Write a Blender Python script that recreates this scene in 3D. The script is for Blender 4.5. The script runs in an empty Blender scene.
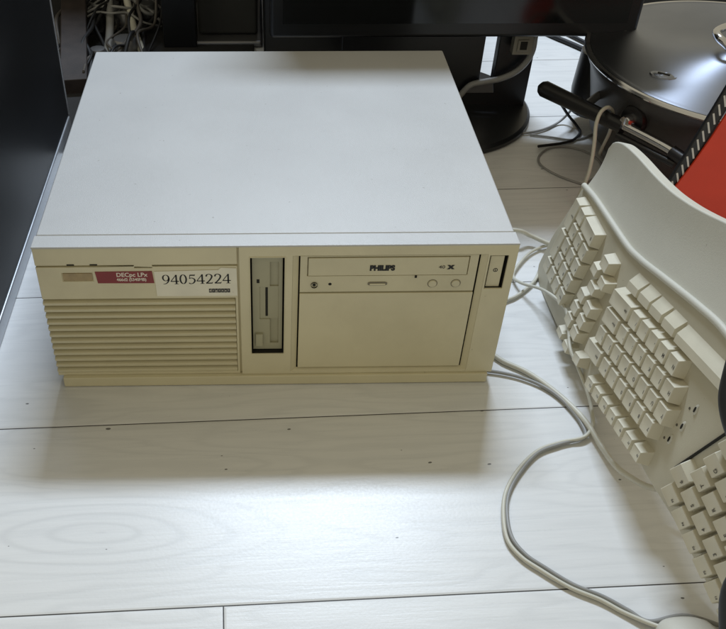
import bpy, bmesh, math, random
from mathutils import Vector, Matrix
random.seed(7)
S = bpy.context.scene
COL = S.collection
PI = math.pi

# ------------------------------------------------------------------ materials
def new_mat(name):
    m = bpy.data.materials.new(name); m.use_nodes = True
    nt = m.node_tree; b = nt.nodes['Principled BSDF']
    return m, nt, b

def ramp(nt, stops):
    r = nt.nodes.new('ShaderNodeValToRGB')
    while len(r.color_ramp.elements) < len(stops): r.color_ramp.elements.new(0.5)
    for e, (p, c) in zip(r.color_ramp.elements, stops):
        e.position = p; e.color = (*c, 1)
    return r

def plastic(name, col, rough=.45, var=.06, scale=30, bump=.08, bscale=900, metal=0, spec=.5, coat=0, wear=0):
    """procedural material: slow tone variation + fine grain bump"""
    m, nt, b = new_mat(name)
    tc = nt.nodes.new('ShaderNodeTexCoord')
    n = nt.nodes.new('ShaderNodeTexNoise'); n.inputs['Scale'].default_value = scale; n.inputs['Detail'].default_value = 6
    nt.links.new(tc.outputs['Object'], n.inputs['Vector'])
    lo = tuple(max(0, c*(1-var)) for c in col); hi = tuple(min(1, c*(1+var)) for c in col)
    r = ramp(nt, [(.3, lo), (.7, hi)])
    nt.links.new(n.outputs['Fac'], r.inputs['Fac']); nt.links.new(r.outputs['Color'], b.inputs['Base Color'])
    if wear:
        sm = nt.nodes.new('ShaderNodeTexNoise'); sm.inputs['Scale'].default_value = 5.5; sm.inputs['Detail'].default_value = 10; sm.inputs['Roughness'].default_value = .7
        nt.links.new(tc.outputs['Object'], sm.inputs['Vector'])
        r1 = ramp(nt, [(.52, (0, 0, 0)), (.72, (1, 1, 1))]); nt.links.new(sm.outputs['Fac'], r1.inputs['Fac'])
        sp_ = nt.nodes.new('ShaderNodeTexNoise'); sp_.inputs['Scale'].default_value = 210; sp_.inputs['Detail'].default_value = 2
        nt.links.new(tc.outputs['Object'], sp_.inputs['Vector'])
        r2 = ramp(nt, [(.76, (0, 0, 0)), (.785, (1, 1, 1))]); nt.links.new(sp_.outputs['Fac'], r2.inputs['Fac'])
        mx = nt.nodes.new('ShaderNodeMath'); mx.operation = 'MULTIPLY_ADD'; mx.inputs[1].default_value = wear*.35
        nt.links.new(r1.outputs['Color'], mx.inputs[0])
        my = nt.nodes.new('ShaderNodeMath'); my.operation = 'MULTIPLY'; my.inputs[1].default_value = .55
        nt.links.new(r2.outputs['Color'], my.inputs[0]); nt.links.new(my.outputs[0], mx.inputs[2])
        mc = nt.nodes.new('ShaderNodeMix'); mc.data_type = 'RGBA'; mc.inputs[7].default_value = (col[0]*.45, col[1]*.40, col[2]*.32, 1)
        nt.links.new(mx.outputs[0], mc.inputs[0]); nt.links.new(r.outputs['Color'], mc.inputs[6]); nt.links.new(mc.outputs[2], b.inputs['Base Color'])
    g = nt.nodes.new('ShaderNodeTexNoise'); g.inputs['Scale'].default_value = bscale; g.inputs['Detail'].default_value = 3
    nt.links.new(tc.outputs['Object'], g.inputs['Vector'])
    bp = nt.nodes.new('ShaderNodeBump'); bp.inputs['Strength'].default_value = bump; bp.inputs['Distance'].default_value = .0006
    nt.links.new(g.outputs['Fac'], bp.inputs['Height']); nt.links.new(bp.outputs['Normal'], b.inputs['Normal'])
    mr = nt.nodes.new('ShaderNodeMapRange'); mr.inputs['To Min'].default_value = rough*.85; mr.inputs['To Max'].default_value = min(1, rough*1.15)
    nt.links.new(n.outputs['Fac'], mr.inputs['Value']); nt.links.new(mr.outputs['Result'], b.inputs['Roughness'])
    b.inputs['Metallic'].default_value = metal
    b.inputs['Specular IOR Level'].default_value = spec
    b.inputs['Coat Weight'].default_value = coat
    return m

M = {}
M['bezel'] = plastic('yellowed_beige_plastic', (.665, .61, .42), .40, .05, 14, .12, wear=.5)
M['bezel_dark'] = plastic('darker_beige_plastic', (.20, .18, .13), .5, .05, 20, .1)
M['badge'] = plastic('brown_badge_plastic', (.36, .27, .14), .4, .15, 120, .2)
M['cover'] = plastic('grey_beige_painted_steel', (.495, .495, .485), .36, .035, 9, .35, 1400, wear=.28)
M['drive'] = plastic('grey_drive_plastic', (.40, .38, .26), .45, .05, 30, .1)
M['cd'] = plastic('cd_front_plastic', (.63, .58, .40), .4, .04, 30, .08, wear=.4)
M['black'] = plastic('black_plastic', (.013, .014, .017), .4, .2, 20, .1)
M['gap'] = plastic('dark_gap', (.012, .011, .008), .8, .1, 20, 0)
M['ink'] = plastic('black_ink', (.012, .012, .012), .6, .1, 20, 0)
M['white_ink'] = plastic('pale_print_ink', (.78, .72, .62), .6, .03, 20, 0)
M['sticker_red'] = plastic('dark_red_label', (.22, .024, .024), .4, .1, 60, .05)
M['sticker'] = plastic('aged_paper_label', (.78, .75, .62), .55, .05, 60, .1)
M['key'] = plastic('keyboard_key_plastic', (.64, .60, .475), .42, .05, 40, .08)
M['deck'] = plastic('keyboard_deck_plastic', (.54, .505, .395), .5, .04, 20, .15, wear=.5)
M['rest'] = plastic('palm_rest_plastic', (.58, .565, .49), .5, .03, 12, .2, wear=.45)
M['legend'] = plastic('key_legend_print', (.10, .09, .07), .6, .05, 30, 0)
M['cable'] = plastic('beige_cable_rubber', (.60, .585, .50), .45, .05, 60, .05)
M['cable_grey'] = plastic('grey_cable_rubber', (.30, .30, .29), .45, .08, 60, .05)
M['cable_dark'] = plastic('black_cable_rubber', (.012, .012, .013), .6, .1, 60, .05)
M['cable_brown'] = plastic('brown_grey_cable_rubber', (.10, .090, .080), .5, .1, 60, .05)
M['mon'] = plastic('black_monitor_plastic', (.010, .011, .013), .32, .2, 8, .1)
M['screen'] = plastic('monitor_glass', (.006, .007, .008), .12, .2, 8, 0)
M['panel'] = plastic('black_gloss_panel', (.008, .009, .011), .42, .2, 4, .02, spec=.3)
M['silver'] = plastic('silver_trim', (.50, .52, .55), .38, .05, 30, .1, metal=.7)
M['chrome'] = plastic('chrome', (.62, .62, .63), .16, .03, 30, 0, metal=1)
M['body'] = plastic('charcoal_enamel', (.035, .033, .032), .38, .2, 14, .1)
M['handle'] = plastic('black_bakelite', (.012, .012, .013), .33, .2, 14, .1)
M['red'] = plastic('red_cover', (.72, .050, .016), .45, .12, 14, .15)
M['orange'] = plastic('orange_print', (.70, .18, .06), .5, .1, 20, 0)
M['coil'] = plastic('white_coated_wire', (.68, .66, .63), .35, .05, 20, 0)
M['wood'] = plastic('brown_wood', (.030, .022, .019), .6, .3, 40, .2, 300)
M['greybox'] = plastic('dark_grey_cardboard', (.050, .050, .045), .7, .15, 12, .2, 300)
M['dark'] = plastic('dark_fabric', (.020, .020, .021), .85, .3, 40, .3, 500)
M['white_plug'] = plastic('pale_plug_plastic', (.26, .25, .21), .4, .05, 30, .05)
M['bracket'] = plastic('grey_bracket', (.20, .20, .205), .35, .05, 30, .05, metal=.6)

def radial_metal():
    m, nt, b = new_mat('brushed_lid_metal')
    tc = nt.nodes.new('ShaderNodeTexCoord')
    n = nt.nodes.new('ShaderNodeTexNoise'); n.inputs['Scale'].default_value = 9; n.inputs['Detail'].default_value = 8
    nt.links.new(tc.outputs['Object'], n.inputs['Vector'])
    r = ramp(nt, [(.3, (.27, .29, .34)), (.7, (.34, .36, .41))])
    nt.links.new(n.outputs['Fac'], r.inputs['Fac']); nt.links.new(r.outputs['Color'], b.inputs['Base Color'])
    b.inputs['Metallic'].default_value = 1
    b.inputs['Roughness'].default_value = .42
    b.inputs['Anisotropic'].default_value = .93; b.inputs['Anisotropic Rotation'].default_value = .25
    t = nt.nodes.new('ShaderNodeTangent'); t.direction_type = 'RADIAL'; t.axis = 'Z'
    nt.links.new(t.outputs['Tangent'], b.inputs['Tangent'])
    # fine concentric scratches
    sx = nt.nodes.new('ShaderNodeVectorMath'); sx.operation = 'LENGTH'
    nt.links.new(tc.outputs['Object'], sx.inputs[0])
    n2 = nt.nodes.new('ShaderNodeTexNoise'); n2.noise_dimensions = '1D'; n2.inputs['Scale'].default_value = 900; n2.inputs['Detail'].default_value = 4
    nt.links.new(sx.outputs['Value'], n2.inputs['W'])
    bp = nt.nodes.new('ShaderNodeBump'); bp.inputs['Strength'].default_value = .03; bp.inputs['Distance'].default_value = .0002
    nt.links.new(n2.outputs['Fac'], bp.inputs['Height']); nt.links.new(bp.outputs['Normal'], b.inputs['Normal'])
    return m
M['lid'] = radial_metal()

PITCH = .189; TILT = .037; OFF = -.0475
def floor_mat():
    m, nt, b = new_mat('white_laminate_planks')
    N = nt.nodes; Lk = nt.links
    def math_(op, a, c=None, clamp=False):
        n = N.new('ShaderNodeMath'); n.operation = op; n.use_clamp = clamp
        for i, v in enumerate((a, c)):
            if v is None: continue
            if isinstance(v, (int, float)): n.inputs[i].default_value = v
            else: Lk.new(v, n.inputs[i])
        return n.outputs[0]
    tc = N.new('ShaderNodeTexCoord')
    mp = N.new('ShaderNodeMapping'); mp.inputs['Rotation'].default_value = (0, 0, -TILT)
    Lk.new(tc.outputs['Object'], mp.inputs['Vector'])
    sp = N.new('ShaderNodeSeparateXYZ'); Lk.new(mp.outputs[0], sp.inputs[0])
    X, Y = sp.outputs[0], sp.outputs[1]
    v = math_('DIVIDE', math_('SUBTRACT', Y, OFF), PITCH)
    row = math_('FLOOR', v); fr = math_('SUBTRACT', v, row)
    # distance to the nearest long seam
    dl = math_('MULTIPLY', math_('MINIMUM', fr, math_('SUBTRACT', 1, fr)), PITCH)
    # staggered butt joints, 1.2 m planks
    rx = math_('ADD', math_('DIVIDE', math_('ADD', X, .053), 1.2), math_('MULTIPLY', math_('ADD', row, 2), .30))
    fx = math_('FRACT', rx); cellx = math_('FLOOR', rx)
    dx = math_('MULTIPLY', math_('MINIMUM', fx, math_('SUBTRACT', 1, fx)), 1.2)
    d = math_('MINIMUM', dl, dx)
    seam = math_('LESS_THAN', d, .00055)
    edge = N.new('ShaderNodeMapRange'); edge.inputs['From Min'].default_value = 0; edge.inputs['From Max'].default_value = .0022
    Lk.new(d, edge.inputs['Value'])
    # grain : stretched along the plank, shifted per plank
    pid = math_('ADD', math_('MULTIPLY', row, 3.17), math_('MULTIPLY', cellx, 7.31))
    cx = N.new('ShaderNodeCombineXYZ')
    Lk.new(math_('MULTIPLY', X, 9.0), cx.inputs[0]); Lk.new(math_('MULTIPLY', Y, 150.0), cx.inputs[1]); Lk.new(pid, cx.inputs[2])
    g1 = N.new('ShaderNodeTexNoise'); g1.inputs['Scale'].default_value = 1.0; g1.inputs['Detail'].default_value = 9; g1.inputs['Roughness'].default_value = .66; g1.inputs['Distortion'].default_value = .5
    Lk.new(cx.outputs[0], g1.inputs['Vector'])
    # cathedral rings: bands of a stretched low-frequency noise
    cy = N.new('ShaderNodeCombineXYZ')
    Lk.new(math_('MULTIPLY', X, 2.6), cy.inputs[0]); Lk.new(math_('MULTIPLY', Y, 13.0), cy.inputs[1]); Lk.new(math_('ADD', pid, 5.1), cy.inputs[2])
    g2 = N.new('ShaderNodeTexNoise'); g2.inputs['Scale'].default_value = 1.0; g2.inputs['Detail'].default_value = 2
    Lk.new(cy.outputs[0], g2.inputs['Vector'])
    rings = math_('ABSOLUTE', math_('SINE', math_('ADD', math_('MULTIPLY', g2.outputs['Fac'], 44.0), math_('MULTIPLY', g1.outputs['Fac'], 3.0))))
    rings = math_('POWER', rings, 9.0)
    # one oval cathedral figure in the near plank, left of the middle
    ex = math_('DIVIDE', math_('SUBTRACT', X, -.150), .085); ey = math_('DIVIDE', math_('SUBTRACT', Y, -.165), .021)
    er = math_('SQRT', math_('ADD', math_('MULTIPLY', ex, ex), math_('MULTIPLY', ey, ey)))
    er2 = math_('ADD', er, math_('MULTIPLY', g2.outputs['Fac'], 1.6))
    oval = math_('POWER', math_('ABSOLUTE', math_('SINE', math_('MULTIPLY', er2, 7.0))), 10.0)
    inside = N.new('ShaderNodeMapRange'); inside.inputs['From Min'].default_value = 2.3; inside.inputs['From Max'].default_value = 1.5
    Lk.new(er, inside.inputs['Value'])
    rings = math_('ADD', math_('MULTIPLY', rings, math_('SUBTRACT', 1, inside.outputs[0])), math_('MULTIPLY', math_('MULTIPLY', oval, 1.5), inside.outputs[0]))
    ringm = math_('MULTIPLY', rings, math_('MULTIPLY', g1.outputs['Fac'], .75))
    r = ramp(nt, [(.25, (.68, .69, .69)), (.5, (.755, .76, .755)), (.75, (.79, .795, .79))])
    Lk.new(g1.outputs['Fac'], r.inputs['Fac'])
    mix = N.new('ShaderNodeMix'); mix.data_type = 'RGBA'; mix.inputs[7].default_value = (.52, .53, .53, 1)
    Lk.new(math_('MULTIPLY', ringm, .46), mix.inputs[0]); Lk.new(r.outputs['Color'], mix.inputs[6])
    # plank to plank tone
    wn = N.new('ShaderNodeTexWhiteNoise'); wn.noise_dimensions = '1D'; Lk.new(pid, wn.inputs['W'])
    tone = N.new('ShaderNodeMapRange'); tone.inputs['To Min'].default_value = .94; tone.inputs['To Max'].default_value = 1.03
    Lk.new(wn.outputs['Value'], tone.inputs['Value'])
    mt = N.new('ShaderNodeVectorMath'); mt.operation = 'SCALE'
    Lk.new(mix.outputs[2], mt.inputs[0]); Lk.new(tone.outputs[0], mt.inputs['Scale'])
    # small dark pits and crumbs in the print
    vor = N.new('ShaderNodeTexVoronoi'); vor.voronoi_dimensions = '2D'; vor.inputs['Scale'].default_value = 21; vor.inputs['Randomness'].default_value = 1
    stv = N.new('ShaderNodeMapping'); stv.inputs['Scale'].default_value = (.55, 1.0, 1); Lk.new(mp.outputs[0], stv.inputs['Vector'])
    dn = N.new('ShaderNodeTexNoise'); dn.inputs['Scale'].default_value = 160
    Lk.new(stv.outputs[0], dn.inputs['Vector']); Lk.new(stv.outputs[0], vor.inputs['Vector'])
    dd = math_('ADD', vor.outputs['Distance'], math_('MULTIPLY', math_('SUBTRACT', dn.outputs['Fac'], .5), .06))
    vs = N.new('ShaderNodeSeparateColor'); Lk.new(vor.outputs['Color'], vs.inputs[0])
    keep = math_('LESS_THAN', vs.outputs[0], .50)
    size = math_('MULTIPLY', math_('POWER', vs.outputs[1], 3.0), .019)
    pit = math_('MULTIPLY', math_('LESS_THAN', dd, math_('ADD', size, .006)), keep)
    m2 = N.new('ShaderNodeMix'); m2.data_type = 'RGBA'; m2.inputs[7].default_value = (.07, .065, .06, 1)
    Lk.new(math_('MULTIPLY', pit, .85), m2.inputs[0]); Lk.new(mt.outputs[0], m2.inputs[6])
    m3 = N.new('ShaderNodeMix'); m3.data_type = 'RGBA'; m3.inputs[7].default_value = (.06, .055, .05, 1)
    Lk.new(seam, m3.inputs[0]); Lk.new(m2.outputs[2], m3.inputs[6])
    Lk.new(m3.outputs[2], b.inputs['Base Color'])
    ro = N.new('ShaderNodeMapRange'); ro.inputs['To Min'].default_value = .20; ro.inputs['To Max'].default_value = .40
    spk = N.new('ShaderNodeTexNoise'); spk.inputs['Scale'].default_value = 420; spk.inputs['Detail'].default_value = 2
    Lk.new(mp.outputs[0], spk.inputs['Vector'])
    Lk.new(math_('ADD', math_('MULTIPLY', g1.outputs['Fac'], .45), math_('MULTIPLY', spk.outputs['Fac'], .55)), ro.inputs['Value']); Lk.new(ro.outputs[0], b.inputs['Roughness'])
    b.inputs['Specular IOR Level'].default_value = .33
    h = math_('ADD', math_('MULTIPLY', edge.outputs[0], 1.0), math_('MULTIPLY', math_('ADD', g1.outputs['Fac'], math_('MULTIPLY', ringm, -.3)), .30))
    h = math_('ADD', math_('SUBTRACT', h, math_('MULTIPLY', pit, .3)), math_('MULTIPLY', spk.outputs['Fac'], .09))
    bp = N.new('ShaderNodeBump'); bp.inputs['Strength'].default_value = .35; bp.inputs['Distance'].default_value = .0012
    Lk.new(h, bp.inputs['Height']); Lk.new(bp.outputs['Normal'], b.inputs['Normal'])
    return m
M['floor'] = floor_mat()

# ------------------------------------------------------------------ helpers
def thing(name, label, cat, loc=(0, 0, 0), group=None, mat=None):
    o = bpy.data.objects.new(name, None); COL.objects.link(o)
    if mat is not None: o.matrix_world = mat
    else: o.location = loc
    o.empty_display_size = .02
    o['label'] = label; o['category'] = cat
    if group: o['group'] = group
    return o

def obj(name, bm, mat, parent=None, bevel=0, seg=2, smooth=False, label=None, recalc=True, off=None):
    """bm in WORLD coordinates unless the parent carries a rotation (then local)"""
    if recalc: bmesh.ops.recalc_face_normals(bm, faces=bm.faces)
    me = bpy.data.meshes.new(name); 
    if parent is not None and off is None: off = parent.location
    if off is not None: bmesh.ops.translate(bm, verts=bm.verts, vec=-Vector(off))
    bm.to_mesh(me); bm.free()
    for m in (mat if isinstance(mat, (list, tuple)) else [mat]): me.materials.append(m)
    if smooth or bevel:
        for f in me.polygons: f.use_smooth = True
    o = bpy.data.objects.new(name, me); COL.objects.link(o)
    if parent is not None: o.parent = parent
    if bevel:
        md = o.modifiers.new('bevel', 'BEVEL'); md.width = bevel; md.segments = seg; md.limit_method = 'ANGLE'; md.angle_limit = math.radians(35); md.harden_normals = True
    elif smooth:
        try: me.set_sharp_from_angle(angle=math.radians(40))
        except Exception: pass
    if label: o['label'] = label
    return o

def single(name, bm, mat, label, cat, loc, group=None, **k):
    o = obj(name, bm, mat, None, off=loc, **k); o.location = loc
    o['label'] = label; o['category'] = cat
    if group: o['group'] = group
    return o

def box(bm, x0, x1, y0, y1, z0, z1, mi=0, mtx=None):
    vs = [bm.verts.new((x, y, z)) for x in (x0, x1) for y in (y0, y1) for z in (z0, z1)]
    if mtx is not None:
        for v in vs: v.co = mtx @ v.co
    for q in ((0, 1, 3, 2), (4, 6, 7, 5), (0, 4, 5, 1), (2, 3, 7, 6), (0, 2, 6, 4), (1, 5, 7, 3)):
        f = bm.faces.new([vs[i] for i in q]); f.material_index = mi
    return vs

def B(*a, **k):
    bm = bmesh.new(); box(bm, *a, **k); return bm

def catmull(pts, n=8):
    P = [Vector(p) for p in pts]
    if len(P) < 3: return P
    P = [P[0]*2-P[1]] + P + [P[-1]*2-P[-2]]
    out = []
    for i in range(1, len(P)-2):
        for k in range(n):
            t = k/n
            a, b, c, d = P[i-1:i+3]
            out.append(.5*((2*b)+(c-a)*t+(2*a-5*b+4*c-d)*t*t+(3*b-a-3*c+d)*t**3))
    out.append(P[-2]); return out

def tube(bm, pts, r, n=10, cap=True, mi=0):
    rings = []; prev = None
    T0 = (pts[1]-pts[0]).normalized()
    up = Vector((0, 0, 1)) if abs(T0.z) < .9 else Vector((1, 0, 0))
    for i, p in enumerate(pts):
        a = pts[max(0, i-1)]; c = pts[min(len(pts)-1, i+1)]
        T = (c-a).normalized()
        nrm = (up - T*up.dot(T)).normalized(); up = nrm
        bn = T.cross(nrm)
        rr = r(i/(len(pts)-1)) if callable(r) else r
        rings.append([bm.verts.new(p + nrm*math.cos(2*PI*k/n)*rr + bn*math.sin(2*PI*k/n)*rr) for k in range(n)])
    for A, Bq in zip(rings, rings[1:]):
        for k in range(n):
            f = bm.faces.new((A[k], A[(k+1) % n], Bq[(k+1) % n], Bq[k])); f.material_index = mi
    if cap:
        f = bm.faces.new(rings[0]); f.material_index = mi
        f = bm.faces.new(rings[-1]); f.material_index = mi

def tube_bm(pts, r, n=10, smooth=8):
    bm = bmesh.new(); tube(bm, catmull(pts, smooth), r, n); return bm

def lathe(bm, prof, c=(0, 0), n=96, mi=0, mtx=None):
    rings = []
    for r, z in prof:
        rings.append([bm.verts.new((c[0]+math.cos(2*PI*k/n)*r, c[1]+math.sin(2*PI*k/n)*r, z)) for k in range(n)] if r > 1e-6 else [bm.verts.new((c[0], c[1], z))])
    for A, Bq in zip(rings, rings[1:]):
        if len(A) == 1 and len(Bq) == 1: continue
        for k in range(n):
            if len(A) == 1: f = bm.faces.new((A[0], Bq[(k+1) % n], Bq[k]))
            elif len(Bq) == 1: f = bm.faces.new((A[k], A[(k+1) % n], Bq[0]))
            else: f = bm.faces.new((A[k], A[(k+1) % n], Bq[(k+1) % n], Bq[k]))
            f.material_index = mi
    if mtx is not None:
        for ring in rings:
            for v in ring: v.co = mtx @ v.co

def prism(bm, poly, mtx, h, mi=0):
    """polygon (x,y) extruded by h along z, then transformed"""
    a = [bm.verts.new(mtx @ Vector((x, y, 0))) for x, y in poly]
    c = [bm.verts.new(mtx @ Vector((x, y, h))) for x, y in poly]
    fs = [bm.faces.new(a), bm.faces.new(c)]
    for i in range(len(a)):
        j = (i+1) % len(a); fs.append(bm.faces.new((a[i], a[j], c[j], c[i])))
    for f in fs: f.material_index = mi

def text_bm(bm, s, size, mtx, bold=0, align='LEFT', mi=0, sx=1, extr=.0):
    cu = bpy.data.curves.new('t', 'FONT'); cu.body = s; cu.size = size; cu.align_x = align; cu.offset = bold; cu.extrude = extr
    cu.resolution_u = 4
    o = bpy.data.objects.new('t', cu); COL.objects.link(o)
    dg = bpy.context.evaluated_depsgraph_get(); dg.update()
    me = bpy.data.meshes.new_from_object(o.evaluated_get(dg))
    n0 = len(bm.verts); nf = len(bm.faces)
    bm.from_mesh(me); bm.verts.ensure_lookup_table(); bm.faces.ensure_lookup_table()
    for v in bm.verts[n0:]: v.co = mtx @ Vector((v.co.x*sx, v.co.y, v.co.z))
    for f in bm.faces[nf:]: f.material_index = mi
    bpy.data.objects.remove(o); bpy.data.meshes.remove(me); bpy.data.curves.remove(cu)

# front-facing plane of the PC: local x right, y up, z towards the camera (-Y)
def front(x, z, y=0.0): return Matrix.Translation((x, y, z)) @ Matrix.Rotation(PI/2, 4, 'X')

# ------------------------------------------------------------------ setting
fl = bmesh.new()
box(fl, -3, 3, -2.5, 3.0, -.02, 0)
floor = obj('floor', fl, M['floor']); floor['kind'] = 'structure'

# ------------------------------------------------------------------ desktop computer
mm = .001
pc = thing('desktop_computer', 'old beige desktop computer case lying flat with yellowed front and white number sticker', 'computer', (0, 0.196, 0))
H = .160; D = .393
bm = B(-.2045, .2045, .0175, D, .012, H)
obj('metal_cover', bm, M['cover'], pc, bevel=.0016, seg=3)
bm = B(-.2005, .201, -.0040, D-.01, .0008, .0118)
obj('chassis_base', bm, M['bezel'], pc, bevel=.001)
bm = bmesh.new()
bm.free()
for sx in (-1, 1):
    for y in (.03, .34):
        bm = bmesh.new(); lathe(bm, [(0, 0), (.011, 0), (.0115, .002), (0, .002)], (sx*.17, y), 24)
        obj('rubber_foot', bm, M['black'], pc)
# thin dark shadow gap between bezel and cover is real: a recessed core
obj('inner_core', B(-.2015, .2015, .010, .025, .014, H-.002), M['gap'], pc)

def relief(xs, zs, depth, back=.012, mtx=None):
    """solid plate in the x-z plane whose front follows depth(i,j); None = hole"""
    bm = bmesh.new(); V = {}
    def v(x, y, z):
        k = (round(x, 6), round(y, 6), round(z, 6))
        if k not in V: V[k] = bm.verts.new(k)
        return V[k]
    nx, nz = len(xs)-1, len(zs)-1
    d = [[depth((xs[i]+xs[i+1])/2, (zs[j]+zs[j+1])/2) for j in range(nz)] for i in range(nx)]
    def dd(i, j): return d[i][j] if 0 <= i < nx and 0 <= j < nz else None
    ys = sorted({q for r_ in d for q in r_ if q is not None} | {back})
    def wall(ax, az, bx, bz, ya, yb):
        if abs(ya-yb) < 1e-9: return
        lo, hi = min(ya, yb), max(ya, yb)
        st = [q for q in ys if lo-1e-9 <= q <= hi+1e-9]
        for p, q in zip(st, st[1:]):
            bm.faces.new((v(ax, p, az), v(bx, p, bz), v(bx, q, bz), v(ax, q, az)))
    for i in range(nx):
        for j in range(nz):
            q = d[i][j]
            if q is None: continue
            x0, x1, z0, z1 = xs[i], xs[i+1], zs[j], zs[j+1]
            bm.faces.new((v(x0, q, z0), v(x1, q, z0), v(x1, q, z1), v(x0, q, z1)))
            bm.faces.new((v(x0, back, z0), v(x0, back, z1), v(x1, back, z1), v(x1, back, z0)))
    for i in range(nx+1):
        for j in range(nz):
            a, c = dd(i-1, j), dd(i, j)
            if a is None and c is None: continue
            wall(xs[i], zs[j], xs[i], zs[j+1], back if a is None else a, back if c is None else c)
    for j in range(nz+1):
        for i in range(nx):
            a, c = dd(i, j-1), dd(i, j)
            if a is None and c is None: continue
            wall(xs[i], zs[j], xs[i+1], zs[j], back if a is None else a, back if c is None else c)
    return bm

mmr = lambda L: [q*mm for q in L]
# bezel left module: below the seam, round the grille and badge
# one plate: x,z cuts in mm
xs = mmr([-205, -203, -184, -157.5, -121.5, -106, -36, -33.6, -32, -22.6, 6.8, 13.8, 179.8, 181.8, 197.6, 203, 205])
zs = mmr([12, 15, 17, 38.4, 103.8, 112.6, 123.6, 132.6, 137.2, 138.7, 140.4, 148.3, 149.6, 158, 160])
def dep(x, z):
    x *= 1000; z *= 1000
    if -22.6 < x < 6.8 and 38.4 < z < 148.3: return None                 # floppy opening
    if 13.8 < x < 179.8 and 15 < z < 149.6: return None                  # drive bay opening
    if 181.8 < x < 197.6 and 112.6 < z < 148.3: return None              # power switch opening
    if x < -36 and 15 < z < 103.8: return None                           # grille
    if x < -33.6:
        if -121.5 < x < -106 and 137.2 < z < 138.7: return .0035
        if x > -121.5 and x < -106 and 138.7 < z < 140.4: return .0002
        if 138.7 < z < 140.4: return .0035                               # long seam
        if -184 < x < -157.5 and 123.6 < z < 132.6: return .0012         # badge well
        return .0002
    if x < -32: return .0022                                             # vertical seam
    return -.0012
obj('bezel', relief(xs, zs, dep, back=.0165), M['bezel'], pc, bevel=.0005, seg=2)
# top lip of the bezel (the strip in front of the cover)
# grille slats
bm = bmesh.new(); n = 12; z1 = 103.8; pit = (103.8-15.0)/n
for k in range(n):
    zt = (z1-k*pit-2.5)*mm; zb = (z1-(k+1)*pit)*mm
    zb += .0001
    prof = [(.0165, zt), (.0022, zt), (-.0006, zt-.0014), (.0004, zb), (.0165, zb)]
    a = [bm.verts.new((-.2052, y, z)) for y, z in prof]; c = [bm.verts.new((-.0362, y, z)) for y, z in prof]
    bm.faces.new(a); bm.faces.new(c)
    for i in range(5):
        j = (i+1) % 5; bm.faces.new((a[i], a[j], c[j], c[i]))
obj('vent_grille', bm, M['bezel'], pc, bevel=.0004)
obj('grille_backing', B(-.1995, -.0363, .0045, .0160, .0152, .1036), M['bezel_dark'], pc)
obj('lit_top_strip', B(-.2052, .2052, -.0013, .0163, .1588, .1606), M['cover'], pc, bevel=.0006)  # same plastic as the bezel; cool light on its top painted in cover grey
# status lights
for x in (-175, -155.5):
    obj('status_light', B((x-3.2)*mm, (x+3.2)*mm, -.0003, .004, .1407, .1419), M['gap'], pc, bevel=.0002)
# badge
obj('badge', B(-.1832, -.1582, .0004, .003, .1242, .1320), M['badge'], pc, bevel=.0003)
# red model label
bm = bmesh.new()
prism(bm, [(-155.3*mm, 133.9*mm), (-106.6*mm, 134.2*mm), (-105.6*mm, 121.2*mm), (-154.0*mm, 121.6*mm)], front(0, 0, .00015), .00035)
rl = obj('model_label', bm, M['sticker_red'], pc)
bm = bmesh.new()
text_bm(bm, 'DECpc LPx', .0060, front(-.1375, .1286, -.0003), bold=.00012, sx=.95)
text_bm(bm, '466d2 (S340MB)', .0043, front(-.1375, .1240, -.0003), bold=.00010, sx=.88)
o = obj('label_print', bm, M['white_ink'], None, recalc=False, off=pc.location); o.parent = rl
# number sticker, with serif digits drawn as swelling pen strokes
bm = bmesh.new()
prism(bm, [(-104.9*mm, 133.8*mm), (-50*mm, 135.0*mm), (-47.5*mm, 137.4*mm), (-34.4*mm, 136.6*mm), (-34.0*mm, 106.6*mm), (-104.3*mm, 107.0*mm)], front(0, 0, -.00002), .00035)
st = obj('number_sticker', bm, M['sticker'], pc)

def pen(bm, pts, mtx, thin=.05, thick=.15):
    """ribbon whose width swells on vertical strokes"""
    P = catmull([(x, y, 0) for x, y in pts], 6) if len(pts) > 2 else [Vector((*p, 0)) for p in pts]
    L = []
    for i, p in enumerate(P):
        T = (P[min(i+1, len(P)-1)]-P[max(i-1, 0)]).normalized()
        w = thin+(thick-thin)*abs(T.y)**1.5
        nn = Vector((-T.y, T.x, 0))
        L.append((bm.verts.new(mtx @ (p+nn*w/2)), bm.verts.new(mtx @ (p-nn*w/2))))
    for a, c in zip(L, L[1:]): bm.faces.new((a[0], a[1], c[1], c[0]))
def poly(bm, pts, mtx): bm.faces.new([bm.verts.new(mtx @ Vector((x, y, 0))) for x, y in pts])
def ell(cx, cy, rx, ry, a0, a1, n=18): return [(cx+rx*math.cos(math.radians(a0+(a1-a0)*i/n)), cy+ry*math.sin(math.radians(a0+(a1-a0)*i/n))) for i in range(n+1)]
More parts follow.
